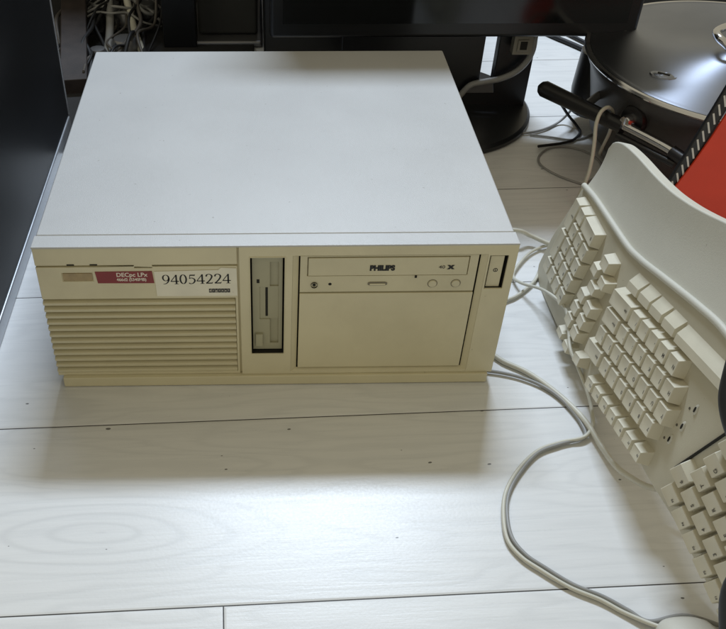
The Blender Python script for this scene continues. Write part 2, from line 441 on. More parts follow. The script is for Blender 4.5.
def digit(bm, ch, mtx):
    if ch == '0': pen(bm, ell(.35, .5, .24, .46, 90, 450, 24), mtx, .05, .14)
    if ch == '4':
        poly(bm, [(.42, 0.03), (.56, .03), (.56, .97), (.42, .97)], mtx)
        poly(bm, [(.46, .97), (.54, .97), (.10, .33), (.02, .33)], mtx)
        poly(bm, [(.02, .25), (.70, .25), (.70, .34), (.02, .34)], mtx)
        poly(bm, [(.32, 0), (.66, 0), (.66, .045), (.32, .045)], mtx)
    if ch == '9':
        pen(bm, ell(.35, .66, .24, .30, 0, 360, 20), mtx, .05, .13)
        pen(bm, [(.60, .66), (.58, .42), (.46, .18), (.28, .05), (.12, .03)], mtx, .05, .13)
    if ch == '5':
        poly(bm, [(.18, .96), (.60, .96), (.64, 1.05), (.60, .84), (.18, .84)], mtx)
        pen(bm, [(.20, .92), (.15, .55)], mtx, .05, .06)
        pen(bm, [(.14, .56), (.32, .62), (.54, .50), (.58, .28), (.44, .08), (.24, .02), (.10, .10)], mtx, .06, .14)
    if ch == '2':
        pen(bm, [(.10, .74), (.18, .92), (.36, .97), (.54, .86), (.56, .68), (.46, .46), (.28, .22), (.10, .05)], mtx, .06, .14)
        poly(bm, [(.08, .0), (.60, .0), (.66, .20), (.56, .11), (.08, .10)], mtx)
bm = bmesh.new()
sc = .0105; adv = .00745
for i, ch in enumerate('94054224'):
    digit(bm, ch, front(-.0990+i*adv, .1200+i*.00008, -.00045) @ Matrix.Diagonal((sc, sc, 1, 1)))
o = obj('sticker_number', bm, M['ink'], None, recalc=False, off=pc.location); o.parent = st
bm = bmesh.new()
for i in range(7): 
    poly(bm, [(-.0588+i*.00265, .1105), (-.0588+i*.00265+.00245, .1105), (-.0588+i*.00265+.00245, .1148), (-.0588+i*.00265, .1148)], front(0, 0, -.00045))
o = obj('logo_blocks', bm, M['ink'], None, recalc=False, off=pc.location); o.parent = st
bm = bmesh.new()
for i, ch in enumerate('digital'):
    text_bm(bm, ch, .0034, front(-.0588+i*.00265+.0012, .1118, -.00060), bold=.00002, align='CENTER')
poly(bm, [(.0, .0), (.0013, .0), (.0013, .0013), (0, .0013)], front(-.0385, .1098, -.00055))
o = obj('logo_letters', bm, M['white_ink'], None, recalc=False, off=pc.location); o.parent = st

# floppy drive
fd = obj('floppy_drive', relief(mmr([-21.2, -14.8, -9.6, -7.6, -5.6, -4.4, 2.0, 5.4]), mmr([39.8, 44.0, 47.2, 62.5, 76, 79, 111.5, 113, 140, 146.8]),
    lambda x, z: (.0105 if (-9.6*mm < x < -7.6*mm and .079 < z < .1115) else
                  .0062 if (-5.6*mm < x < 2.0*mm and (.113 < z < .140 or .0472 < z < .0625 or .0625 < z < .076)) else
                  .0048 if (-14.8*mm < x < 2.0*mm and .076 < z < .113) else .0036), back=.016), M['drive'], pc, bevel=.0003)
bm = relief(mmr([-23.4, -22.6, 6.8, 7.6]), mmr([37.6, 38.4, 148.3, 149.1]), lambda x, z: None if (-22.6*mm < x < 6.8*mm and .0384 < z < .1483) else -.0018, back=.001)
obj('floppy_surround', bm, M['bezel'], pc, bevel=.0003)
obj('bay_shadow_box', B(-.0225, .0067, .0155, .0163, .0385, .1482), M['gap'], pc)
o = obj('eject_button', B(-.0188, -.0122, .0008, .006, .0455, .0600), M['drive'], None, bevel=.0005, off=pc.location); o.parent = fd
o = obj('disk_slot', B(-.00955, -.00765, .0046, .0120, .0790, .1115), M['gap'], None, off=pc.location); o.parent = fd
o = obj('activity_light', B(-.0172, -.0148, .0032, .006, .1175, .1215), M['gap'], None, bevel=.0002, off=pc.location); o.parent = fd

# drive bay: sloped frame, CD drive, blank panel
bm = bmesh.new()
def frame(bm, o_, i_, y0, y1):
    (a0, b0, a1, b1), (c0, d0, c1, d1) = o_, i_
    O = [bm.verts.new((x*mm, y0, z*mm)) for x, z in ((a0, b0), (a1, b0), (a1, b1), (a0, b1))]
    I = [bm.verts.new((x*mm, y1, z*mm)) for x, z in ((c0, d0), (c1, d0), (c1, d1), (c0, d1))]
    for k in range(4):
        j = (k+1) % 4; bm.faces.new((O[k], O[j], I[j], I[k]))
frame(bm, (13.85, 15.05, 179.75, 149.55), (19.0, 16.9, 174.8, 148.6), -.0009, .0030)
obj('bay_frame', bm, M['bezel'], pc, recalc=True)
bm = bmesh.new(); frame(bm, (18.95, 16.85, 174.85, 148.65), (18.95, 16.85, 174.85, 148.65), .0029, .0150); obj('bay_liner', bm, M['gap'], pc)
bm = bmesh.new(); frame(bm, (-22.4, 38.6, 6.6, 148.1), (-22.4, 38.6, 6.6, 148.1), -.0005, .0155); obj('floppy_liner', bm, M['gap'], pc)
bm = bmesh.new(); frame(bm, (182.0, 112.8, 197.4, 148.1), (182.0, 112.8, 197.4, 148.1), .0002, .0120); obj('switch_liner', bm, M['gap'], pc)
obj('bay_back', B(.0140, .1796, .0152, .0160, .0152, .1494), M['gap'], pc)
cdx = mmr([20.3, 26.4, 27.3, 82, 106, 164.6, 165.5, 173.0]); cdz = mmr([108.6, 116.2, 119.4, 126.2, 127.0, 145.8, 146.6, 147.9])
def cdd(x, z):
    x *= 1000; z *= 1000
    if 26.4 < x < 165.5 and 126.2 < z < 146.6 and not (27.3 < x < 164.6 and 127 < z < 145.8): return .0040
    if 27.3 < x < 164.6 and 127 < z < 145.8: return .0006
    return .0012
cd = obj('cd_drive', relief(cdx, cdz, cdd, back=.015), M['cd'], pc, bevel=.0003)
def cdpart(name, bm, mat, **k):
    o = obj(name, bm, mat, None, off=pc.location, **k); o.parent = cd; return o
bm = bmesh.new(); text_bm(bm, 'PHILIPS', .0073, front(.0801, .1326, .0003), bold=.0005, sx=.92); cdpart('brand_print', bm, M['ink'], recalc=False)
bm = bmesh.new(); text_bm(bm, '40', .0046, front(.1395, .1340, .0003), bold=.00005, sx=1.2); cdpart('speed_print', bm, M['legend'], recalc=False)
bm = bmesh.new(); text_bm(bm, 'x', .0078, front(.1478, .1336, .0003), bold=.0005, sx=1.1); cdpart('speed_mark', bm, M['ink'], recalc=False)
bm = bmesh.new(); lathe(bm, [(0, .0005), (.0012, .0005), (.0014, -.0005), (.0029, -.0005), (.0029, .001)], (0, 0), 28, mtx=front(.0328, .1168, .0008)); cdpart('headphone_jack', bm, M['gap'])
bm = bmesh.new(); lathe(bm, [(0, .0003), (.0012, .0003), (.0015, 0), (.0016, -.001)], (0, 0), 20, mtx=front(.0466, .1174, .0012)); cdpart('drive_light', bm, M['gap'])
bm = bmesh.new()
prism(bm, [(-.0085, -.0013), (-.0065, -.0022), (.0065, -.0022), (.0085, -.0013), (.0085, .0008), (.0065, .0016), (-.0065, .0016), (-.0085, .0008)], front(.0880, .1180, .0011), .0006)
cdpart('volume_wheel', bm, M['bezel_dark'], bevel=.0002)
bm = bmesh.new(); prism(bm, [(-.0068, -.0010), (.0068, -.0010), (.0068, .0008), (-.0068, .0008)], front(.0880, .1176, .0004), .0006); cdpart('volume_wheel', bm, M['cd'], bevel=.0002)
bm = bmesh.new(); box(bm, .1199, .1217, .0003, .0012, .1240, .1262); cdpart('emergency_hole', bm, M['gap'])
for x in (.1362, .1566):
    bm = bmesh.new(); lathe(bm, [(0, .0012), (.0034, .0011), (.0038, .0002), (.0038, -.001)], (0, 0), 32, mtx=front(x, .1172, .0012)); cdpart('button', bm, M['cd'], smooth=True)
    bm = bmesh.new(); lathe(bm, [(.0039, -.0002), (.0039, .0002), (.0044, .0002), (.0044, -.0002)], (0, 0), 32, mtx=front(x, .1172, .0012)); cdpart('button_gap', bm, M['bezel_dark'])
obj('blank_panel', B(.0203, .1732, .0006, .006, .0184, .1073), M['bezel'], pc, bevel=.0005)

# power switch
obj('switch_well', B(.1820, .1974, .0120, .0128, .1128, .1481), M['gap'], pc)
ps = obj('power_button', B(.1832, .1952, .0016, .010, .1128, .1462), M['bezel'], pc, bevel=.0005)
bm = bmesh.new(); lathe(bm, [(.0014, 0), (.0014, .0002), (.0020, .0002), (.0020, 0)], (0, 0), 28, mtx=front(.1893, .1310, .0016))
box(bm, .1890, .1896, .0013, .0016, .1302, .1318)
o = obj('power_symbol', bm, M['ink'], None, off=pc.location); o.parent = ps

# ------------------------------------------------------------------ keyboard (frame K)
KM = Matrix(((0.02582754819129285, -0.20482169155519475, -0.9784584878383422, 0.30506672581128835),
             (0.9991207230371215, -0.027047249314192445, 0.032034779573384686, 0.1338173442131445),
             (-0.033026028404969765, -0.9784255316440821, 0.20394303242520828, 0.11607779047949235), (0, 0, 0, 1)))
U = .017907
kb = thing('split_keyboard', 'beige split ergonomic keyboard with palm rest standing on its back edge beside the computer', 'keyboard', mat=KM)
RF = Matrix.Translation((-.38829, -.0432067, 0)) @ Matrix.Rotation(.20016430021829057, 4, 'Z')
LZ = Vector((-.31245337, .10279602, .94435474))
MLw = Matrix(((-0.22516751244460032, -0.20206455958019282, -0.9531366665390506), (0.8934817466429518, 0.34732176879037163, -0.2847067918757609), (0.388574265431167, -0.9157169337114992, 0.10233541693196287)))
K3 = KM.to_3x3()
LF = Matrix.Translation((-.33273556948, .06094186202, -.00944617597)) @ (K3.transposed() @ MLw).to_4x4()
LO = LF.translation
def interp(L, x):
    """monotone cubic through the points"""
    L = sorted(L)
    if x <= L[0][0]: return L[0][1]
    if x >= L[-1][0]: return L[-1][1]
    n = len(L); d = [(L[i+1][1]-L[i][1])/(L[i+1][0]-L[i][0]) for i in range(n-1)]
    def m(i):
        if i == 0: return d[0]
        if i == n-1: return d[-1]
        if d[i-1]*d[i] <= 0: return 0
        return 2*d[i-1]*d[i]/(d[i-1]+d[i])
    for i in range(n-1):
        if x <= L[i+1][0]:
            h = L[i+1][0]-L[i][0]; t = (x-L[i][0])/h
            return (2*t**3-3*t*t+1)*L[i][1]+(t**3-2*t*t+t)*h*m(i)+(3*t*t-2*t**3)*L[i+1][1]+(t**3-t*t)*h*m(i+1)
RIM = [(45, 0), (30, -5), (19.3, -6.7), (-12.5, -11), (-61, -14.2), (-107, -17.5), (-134, -22.8), (-168, -32), (-200.6, -40.8), (-231, -48.7), (-267.5, -56.5), (-300, -59), (-335, -56.5), (-370, -49), (-410, -40), (-450, -30), (-505, -20)]
BOT = [(40, 100), (38, 106), (33, 111), (25, 115), (12, 117), (-40, 115), (-120, 110), (-180, 101), (-248, 86), (-300, 79), (-325, 82), (-345, 88), (-395, 101.5), (-450, 112), (-505, 118)]
OUT = [(19.2, -50), (18, -55), (14.5, -60), (6.6, -64.6), (-6, -68.6), (-37, -73.2), (-77, -76.8), (-110, -81), (-145, -88.4), (-174, -96.6), (-200, -105), (-250, -120), (-300, -127), (-350, -120), (-420, -100), (-505, -84)]
def zplane(X, Y):   # top surface of the deck in K (metres), min of two planes
    zr = -.0078
    zl = LO.z - .0078 - (LZ.x*(X-LO.x)+LZ.y*(Y-LO.y))/LZ.z
    k = .004; h = max(0, k-abs(zr-zl))/k
    return min(zr, zl)-h*h*k*.25
def shell(lo, hi, x0f, nx, ny, thick, zoff=lambda X, Y, t: 0):
    bm = bmesh.new(); T = []; Bt = []
    for i in range(nx+1):
        s = i/nx; a = []; b = []
        for j in range(ny+1):
            t = j/ny
            X = x0f(t)+(-505-x0f(t))*s
            Y = interp(lo, X)*(1-t)+interp(hi, X)*t
            X *= mm; Y *= mm
            z = zplane(X, Y)+zoff(X, Y, t)
            a.append(bm.verts.new((X, Y, z))); b.append(bm.verts.new((X, Y, z-thick)))
        T.append(a); Bt.append(b)
    for i in range(nx):
        for j in range(ny):
            bm.faces.new((T[i][j], T[i+1][j], T[i+1][j+1], T[i][j+1])); bm.faces.new((Bt[i][j], Bt[i][j+1], Bt[i+1][j+1], Bt[i+1][j]))
        for j in (0, ny): bm.faces.new((T[i][j], T[i+1][j], Bt[i+1][j], Bt[i][j]))
    for i in (0, nx):
        for j in range(ny): bm.faces.new((T[i][j], T[i][j+1], Bt[i][j+1], Bt[i][j]))
    return bm
obj('deck', shell(RIM, BOT, lambda t: 24+15*min(1, t*1.6), 90, 12, .022), M['deck'], kb, bevel=.003, seg=3, off=(0, 0, 0))
obj('palm_rest', shell(RIM, OUT, lambda t: 20.6-1.4*t*t, 150, 10, .012, lambda X, Y, t: -.0012-.0025*math.sin(PI*t)-.002*t), M['rest'], kb, bevel=.003, seg=3, off=(0, 0, 0))
# raised rim where deck meets rest
pts = []
for i in range(100):
    X = 22-526*i/99; Y = interp(RIM, X)
    pts.append(Vector((X*mm, (Y+.3)*mm, zplane(X*mm, Y*mm)+.0006)))
bm = bmesh.new(); tube(bm, pts, .0030, 12); obj('rim', bm, M['rest'], kb, smooth=True, off=(0, 0, 0))

nkey = 0
def key(F, cx, cy, w=1, h=1, leg=None, top=.0022, base=-.0082, extra=None, lo=False, bowl=True):
    """tapered keycap; cx, cy, w, h in key units in frame F"""
    global nkey
    bm = bmesh.new()
    W = w*U-.0005; Hh = h*U-.0005
    tx = W/2-.0015; tyf = Hh/2-.0035; tyb = Hh/2-.0006     # front side (-Y) slopes more
    if lo: tyf = Hh/2-.0090; tx = W/2-.0008; top = -.0012
    rings = []
    def ring(x, yf, yb, z, dz=0): return [bm.verts.new(F @ Vector((cx*U+sx, cy*U+sy, z+zz))) for sx, sy, zz in ((-x, -yf, dz), (x, -yf, dz), (x, yb, dz), (-x, yb, dz))]
    r0 = ring(W/2, Hh/2, Hh/2, base); r1 = ring(tx, tyf, tyb, top); 
    for k in range(4):
        j = (k+1) % 4; bm.faces.new((r0[k], r0[j], r1[j], r1[k]))
    bm.faces.new(r0)
    # dished top
    c = ring(tx*.55, tyf*.8, tyb*.8, top-.0006 if bowl else top)
    for k in range(4):
        j = (k+1) % 4; bm.faces.new((r1[k], r1[j], c[j], c[k]))
    bm.faces.new(c)
    bmesh.ops.recalc_face_normals(bm, faces=bm.faces)
    o = obj('key', bm, [M['key']], kb, bevel=.0007, seg=2, off=(0, 0, 0), recalc=False)
    if leg:
        b2 = bmesh.new()
        s = .0046 if len(leg) == 1 else .0028
        text_bm(b2, leg, s, F @ Matrix.Translation((cx*U-tx*.8, cy*U+tyb*.05, top-.00015)), bold=.00008)
        p = obj('legend', b2, M['legend'], None, recalc=False, off=(0, 0, 0)); p.parent = o
    nkey += 1
    return o
I4 = Matrix.Identity(4)
# number pad
key(I4, 0, .9, 1, 2, 'Enter'); key(I4, -1, .4, 1, 1, '.'); key(I4, -2.5, .4, 2, 1, '0')
for c, l in ((-1, '3'), (-2, '2'), (-3, '1')): key(I4, c, 1.4, 1, 1, l)
key(I4, 0, 2.9, 1, 2, '+')
for c, l in ((-1, '6'), (-2, '5'), (-3, '4')): key(I4, c, 2.4, 1, 1, l)
for c, l in ((-1, '9'), (-2, '8'), (-3, '7')): key(I4, c, 3.4, 1, 1, l)
for c, l in ((0, '-'), (-1, '*'), (-2, '/'), (-3, 'Num')): key(I4, c, 4.4, 1, 1, l)
# arrows and editing keys
key(I4, -5.55, .38, 1.05, .85); key(I4, -4.92, 1.18, .95, .72); key(I4, -6.18, 1.15, .95, .72); key(I4, -5.55, 1.93, 1.05, .7)
for r, y in enumerate((2.85, 3.70, 4.50)):
    for x in (-5.0, -6.15): key(I4, x, y, 1.0, .8)
for x in (-4.85, -6.05): key(I4, x, 5.55, .95, .62)
# right half
for x, w in ((13.30, 1.2), (12.0, 1.2), (10.72, 1.2), (9.38, 1.2)): key(RF, x, -.72, w, .95, None, lo=True, top=.0012, bowl=False)
key(RF, 6.15, -.66, 5.0, .95, None, lo=True, top=.0012, bowl=False)
key(RF, 13.45, .4, 2.3, 1, 'Shift')
for i, l in enumerate('/.,MN'): key(RF, 11.75-i, .4, 1, 1, l)
key(RF, 13.70, 1.4, 1.75, 1, 'Enter')
for i, l in enumerate("';LKJH"): key(RF, 12.25-i, 1.4, 1, 1, l)
for i, l in enumerate('\\][POIUY'): key(RF, 14-i, 2.4, 1, 1, l)
key(RF, 14.05, 3.4, 1.9, 1, 'Back')
for i, l in enumerate('=-0987'): key(RF, 12.5-i, 3.4, 1, 1, l)
for i in range(7): key(RF, 13.16-i*.972, 4.78, .93, .80, 'F%d' % (12-i))
key(RF, 15.3, 4.55, .95, .75)
# left half
for i, l in enumerate(('F5', 'F4', 'F3', 'F2', 'F1')): key(LF, .45-i, 0, 1, 1, l)
for i, l in enumerate('65432'): key(LF, .95-i, -1, 1, 1, l)
for i, l in enumerate('TREW'): key(LF, .45-i, -2, 1, 1, l)
for i, l in enumerate('GFD'): key(LF, .70-i, -3, 1, 1, l)
# keys beyond the picture, merged
def keyblock(F, L):
    bm = bmesh.new()
    for cx, cy, w, h in L:
        W = w*U-.001; Hh = h*U-.001
        r0 = [bm.verts.new(F @ Vector((cx*U+a, cy*U+b, -.0082))) for a, b in ((-W/2, -Hh/2), (W/2, -Hh/2), (W/2, Hh/2), (-W/2, Hh/2))]
        r1 = [bm.verts.new(F @ Vector((cx*U+a, cy*U+b, .0022))) for a, b in ((-W/2+.0024, -Hh/2+.004), (W/2-.0024, -Hh/2+.004), (W/2-.0024, Hh/2-.0016), (-W/2+.0024, Hh/2-.0016))]
        bm.faces.new(r0); bm.faces.new(r1)
        for k in range(4):
            j = (k+1) % 4; bm.faces.new((r0[k], r0[j], r1[j], r1[k]))
    return bm
L = [(-4.55, 0, 1, 1)] + [(-5.55, 0, 1, 1)] + [(.95-i, -1, 1, 1) for i in range(5, 8)] + [(.45-i, -2, 1, 1) for i in range(4, 7)] + [(.70-i, -3, 1, 1) for i in range(3, 7)] + [(1.0-i, -4, 1, 1) for i in range(0, 7)] + [(-1.0, -5.1, 4.2, 1), (-4.0, -5.1, 1.3, 1), (-5.6, -5.1, 1.3, 1)]
o = obj('key', keyblock(LF, L), M['key'], kb, bevel=.0007, off=(0, 0, 0)); o['kind'] = 'stuff'
# indicator lights (raised lens with a dark slit) and their icons
for (x, y) in ((-288.8, 37.5), (-292, 20.0), (-293.0, 1.2)):
    bm = bmesh.new()
    mt = Matrix.Translation((x*mm, y*mm, -.0078)) @ Matrix.Rotation(math.radians(8), 4, 'Z')
    lathe(bm, [(0, .0012), (.0028, .0011), (.0036, .0004), (.0036, -.001)], (0, 0), 24, mtx=mt @ Matrix.Diagonal((.6, 1.25, 1, 1)))
    lg = obj('indicator_light', bm, M['rest'], kb, smooth=True, off=(0, 0, 0))
    bm = bmesh.new(); lathe(bm, [(0, .0018), (.0022, .0016), (.0023, .0006)], (0, 0), 20, mtx=mt @ Matrix.Diagonal((.42, 1.1, 1, 1)))
    o = obj('lens', bm, M['gap'], None, off=(0, 0, 0)); o.parent = lg
    bm = bmesh.new(); lathe(bm, [(0, .0003), (.0011, .0003), (.0011, 0)], (0, 0), 16, mtx=Matrix.Translation(((x+6.5)*mm, (y+5)*mm, -.0078)))
    o = obj('icon', bm, M['legend'], None, off=(0, 0, 0)); o.parent = lg
# dark groove beside the left key block
a = Vector((-.3105, .0457, -.0078)); b_ = Vector((-.3300, -.0128, -.0078))
bm = bmesh.new(); tube(bm, [a, a.lerp(b_, .5), b_], .0011, 8); obj('seam', bm, M['gap'], kb, off=(0, 0, 0))

# ------------------------------------------------------------------ cables on the floor
def cable(name, pts, r, mat, label, group=None, n=10, cat='cable'):
    p = [Vector(q) for q in pts]
    for q in p: q.z = max(q.z, r)
    return single(name, tube_bm(p, r, n), M[mat], label, cat, tuple(p[0]), group, smooth=True)
cable('cable', [(.190, .26, .006), (.225, .235, .012), (.276, .222, .02), (.296, .223, .012), (.314, .210, .01), (.335, .196, .008), (.36, .17, .004)], .0027, 'cable', 'thick beige cable leaving behind the computer towards the numeric keys')
cable('cable', [(.19, .075, .003), (.222, .097, .003), (.243, .114, .003), (.257, .122, .003), (.271, .134, .003), (.286, .151, .003), (.298, .173, .003), (.312, .195, .003), (.335, .215, .003)], .0019, 'cable', 'thin beige cable crossing low between the power button side and keyboard')
cable('cable', [(.16, .06, .003), (.19, .045, .003), (.212, .034, .003), (.224, .021, .003), (.241, .008, .003), (.256, -.010, .003), (.270, -.034, .0035), (.279, -.061, .006), (.284, -.089, .006), (.288, -.115, .009), (.295, -.132, .013), (.306, -.149, .020), (.33, -.16, .03)], .0026, 'cable', 'thick beige cable running from the lower right of the computer under the keyboard middle')
cable('cable', [(.16, .02, .003), (.19, .012, .003), (.205, .009, .003), (.218, .006, .003), (.234, 0, .003), (.251, -.011, .003), (.263, -.025, .003), (.271, -.042, .003), (.276, -.061, .003), (.274, -.0775, .003), (.25, -.0855, .003), (.2275, -.0955, .003), (.207, -.117, .003), (.1925, -.139, .003), (.186, -.161, .003), (.185, -.183, .003), (.192, -.199, .003), (.204, -.211, .003), (.222, -.2265, .003), (.242, -.2375, .003), (.257, -.249, .003), (.270, -.2585, .003), (.300, -.2545, .003), (.335, -.27, .003)], .0017, 'cable_grey', 'grey cable curving across the open floor beside its beige twin')
mouse = thing('computer_mouse', 'beige computer mouse at the bottom right corner below the keyboard', 'mouse', (.292, -.314, 0))
bm = bmesh.new(); rows = []
ny, nx = 14, 14
for i in range(ny+1):
    t = i/ny; y = .056*math.cos(PI*t)
    wv = .0285*math.sin(PI*min(max(t, .0001), .9999))**.42
    hv = .026*math.sin(PI*min(max(t, .0001), .9999))**.5*(1-.12*math.cos(PI*t))
    rows.append([bm.verts.new((.292+wv*math.cos(PI*j/nx)*1.0, -.314+y, max(.001, hv*math.sin(PI*j/nx)**.6))) for j in range(nx+1)])
for A, Bq in zip(rows, rows[1:]):
    for j in range(nx): bm.faces.new((A[j], A[j+1], Bq[j+1], Bq[j]))
mb = obj('shell', bm, M['rest'], mouse, smooth=True)
bm = tube_bm([(.284, -.268, .009), (.273, -.2640, .006), (.254, -.2512, .003), (.239, -.2400, .003), (.219, -.2290, .003), (.2, -.213, .003), (.188, -.201, .003), (.181, -.185, .003), (.183, -.161, .003), (.190, -.138, .003), (.206, -.114, .003), (.228, -.093, .003), (.25, -.0835, .003), (.272, -.0795, .005), (.283, -.068, .006), (.287, -.054, .008), (.2885, -.032, .012), (.285, -.009, .02), (.2815, .012, .026), (.2835, .028, .030), (.286, .044, .034), (.289, .064, .034), (.284, .085, .032), (.278, .112, .022), (.267, .135, .011), (.263, .156, .004), (.272, .175, .004), (.292, .2, .004), (.313, .213, .004), (.335, .215, .004)], .0017)
obj('cord', bm, M['cable'], mouse, smooth=True)

# ------------------------------------------------------------------ monitor
mon = thing('monitor', 'black flat monitor on a low round stand behind the computer', 'monitor', (.24, .56, 0))
bm = B(.001, .479, .500, .530, .130, .455); 
obj('housing', bm, M['mon'], mon, bevel=.006, seg=3)
obj('screen', B(.018, .462, .4988, .502, .150, .442), M['screen'], mon)
obj('power_light', B(.462, .4645, .4984, .501, .1370, .1395), M['bracket'], mon)
bm = bmesh.new(); lathe(bm, [(0, 0), (.138, 0), (.140, .002), (.140, .007), (.136, .011), (0, .013)], (.234, .558), 96)
obj('stand_base', bm, M['mon'], mon, smooth=True)
neck = relief(mmr([100, 296, 315.5, 366]), mmr([10, 42, 113, 300]), lambda x, z: None if (.296 < x < .3155 and .042 < z < .113) else .548, back=.566)
obj('stand_neck', neck, M['mon'], mon, bevel=.0015)
bm = bmesh.new(); prism(bm, [(.279, .0315), (.3185, .0315), (.3145, .0520), (.296, .0515)], front(0, 0, .5478), .003)
obj('cable_clip', bm, M['bracket'], mon, bevel=.0008)
bm = bmesh.new(); box(bm, .328, .354, .524, .538, .0965, .1225); box(bm, .333, .348, .5215, .5245, .102, .118)
pl = thing('wall_plug', 'pale square plug hanging from its grey cable in front of the monitor stand', 'plug', (.34, .53, .09))
obj('plug_body', bm, M['white_plug'], pl, bevel=.001)
obj('plug_face', B(.3365, .3455, .5205, .5218, .105, .116), M['gap'], pl)
obj('plug_cable', tube_bm([(.357, .532, .120), (.358, .534, .098), (.352, .535, .080), (.340, .536, .066), (.322, .538, .056), (.300, .539, .051), (.282, .539, .046), (.270, .540, .030), (.262, .54, .018)], .0042, 12), M['cable_grey'], pl, smooth=True)

# ------------------------------------------------------------------ electric pan
C = (.589, .4225)
pan = thing('electric_griddle', 'round electric griddle with brushed metal lid behind the palm rest', 'griddle', (*C, 0))
bm = bmesh.new(); lathe(bm, [(0, .016), (.150, .016), (.163, .030), (.172, .075), (.180, .110), (.187, .124), (.1875, .130), (0, .131)], C, 128)
obj('body', bm, M['body'], pan, smooth=True)
bm = bmesh.new(); lathe(bm, [(.1865, .1312), (.1915, .1315), (.1928, .1335), (.1912, .1362), (.1865, .1362)], C, 128)
obj('rim', bm, M['chrome'], pan, smooth=True)
bm = bmesh.new(); lathe(bm, [(.1870, .134), (.1862, .1366), (.1835, .1374), (.1815, .1366), (.178, .1370), (.12, .1415), (.06, .144), (0, .145)], C, 160)
lid = obj('lid', bm, M['lid'], pan, smooth=True)
def sub(name, bm, mat, par, **k):
    o = obj(name, bm, mat, None, off=pan.location, **k); o.parent = par; return o
sub('lid_handle', tube_bm([(.560, .392, .150), (.547, .402, .162), (.541, .414, .166), (.548, .434, .166), (.575, .450, .166), (.61, .452, .164), (.622, .448, .150)], .0050), M['chrome'], lid, smooth=True)
bm = bmesh.new(); lathe(bm, [(0, .0022), (.0105, .0020), (.0125, .0008), (.0150, .0010), (.0165, -.001)], (0, 0), 40, mtx=Matrix.Translation((.4640, .3650, .1398)) @ Matrix.Rotation(math.radians(-35), 4, 'Z') @ Matrix.Diagonal((1.0, .62, 1, 1)))
sub('steam_vent', bm, M['lid'], lid, smooth=True)
bm = bmesh.new(); box(bm, -.007, .007, -.0012, .0012, .0018, .0030, mtx=Matrix.Translation((.4640, .3650, .1398)) @ Matrix.Rotation(math.radians(-35), 4, 'Z'))
sub('vent_slot', bm, M['gap'], lid)
# side handle: long black grip, chrome rod, bracket back to the body
bm = bmesh.new(); P = catmull([(.346, .4430, .090), (.366, .4130, .090), (.384, .387, .090), (.402, .360, .090), (.420, .333, .090)], 8)
tube(bm, P, lambda t: .0105*min(1, (t/.06+.25)) if t < .06 else .0105-.002*t, 20)
hd = obj('side_handle', bm, M['handle'], pan, smooth=True)
sub('handle_rod', tube_bm([(.414, .341, .092), (.433, .311, .092), (.452, .281, .091), (.464, .262, .088)], .0058, 16), M['chrome'], hd, smooth=True)
sub('handle_rod', tube_bm([(.414, .331, .080), (.433, .301, .080), (.458, .262, .080)], .0045, 12), M['handle'], hd, smooth=True)
sub('handle_end', tube_bm([(.456, .274, .090), (.467, .254, .088), (.478, .250, .086), (.495, .264, .085), (.512, .282, .085)], .0075, 16), M['handle'], hd, smooth=True)
sub('handle_bracket', tube_bm([(.390, .392, .086), (.400, .402, .088), (.414, .413, .092), (.430, .418, .098)], .0050, 12), M['bracket'], hd, smooth=True)
# dial on the body
kd = Vector((.432-C[0], .338-C[1], 0)).normalized()
mt = Matrix.Translation((.4305, .3370, .098)) @ kd.to_track_quat('Z', 'Y').to_matrix().to_4x4()
bm = bmesh.new(); lathe(bm, [(0, .004), (.016, .003), (.0175, 0), (.0175, -.008)], (0, 0), 40, mtx=mt); dl = obj('dial_socket', bm, M['handle'], pan, smooth=True)
bm = bmesh.new(); lathe(bm, [(0, .016), (.0065, .0155), (.0078, .013), (.0085, .003)], (0, 0), 32, mtx=mt); box(bm, -.0012, .0012, -.0075, .0075, .015, .0175, mtx=mt)
sub('dial', bm, M['chrome'], dl, smooth=True)
for a in (200, 250, 300, 340, 60, 120):
    bm = bmesh.new()
    x, y = C[0]+.145*math.cos(math.radians(a)), C[1]+.145*math.sin(math.radians(a))
    lathe(bm, [(0, 0), (.012, 0), (.010, .018), (0, .018)], (x, y), 20)
    obj('foot', bm, M['handle'], pan, smooth=True)
bm = bmesh.new(); lathe(bm, [(0, .02), (.03, .02), (.034, .05), (.032, .105), (0, .108)], (.452, .515), 32)
obj('thermostat_box', bm, M['handle'], pan, smooth=True)

cable('cable', [(.372, .300, .003), (.376, .302, .02), (.3815, .3075, .040), (.385, .317, .058), (.387, .328, .075), (.388, .338, .090), (.392, .3455, .1005), (.399, .352, .1045), (.407, .357, .103), (.417, .365, .09), (.425, .378, .06), (.43, .40, .02), (.44, .42, .003)], .0023, 'cable', 'pale cable hooked over the black griddle handle')
cable('cable', [(.30, .475, .003), (.335, .480, .003), (.360, .482, .003), (.384, .492, .003), (.408, .510, .004), (.420, .510, .02), (.408, .475, .05), (.385, .43, .075)], .0017, 'cable_grey', 'thin grey cable rising from the monitor base to the griddle handle')
cable('cable', [(.352, .452, .080), (.366, .466, .070), (.390, .484, .050), (.415, .499, .02), (.431, .503, .003), (.430, .481, .003), (.414, .460, .003), (.394, .451, .003), (.372, .446, .003), (.362, .442, .004)], .0019, 'cable_dark', 'short black cable with a thick tip hanging off the griddle handle end')
cable('cable', [(.36, .478, .002), (.386, .471, .002), (.411, .463, .002), (.433, .469, .002), (.46, .488, .002), (.48, .50, .002)], .0014, 'cable_grey', 'thin grey cable lying straight beside the monitor base')
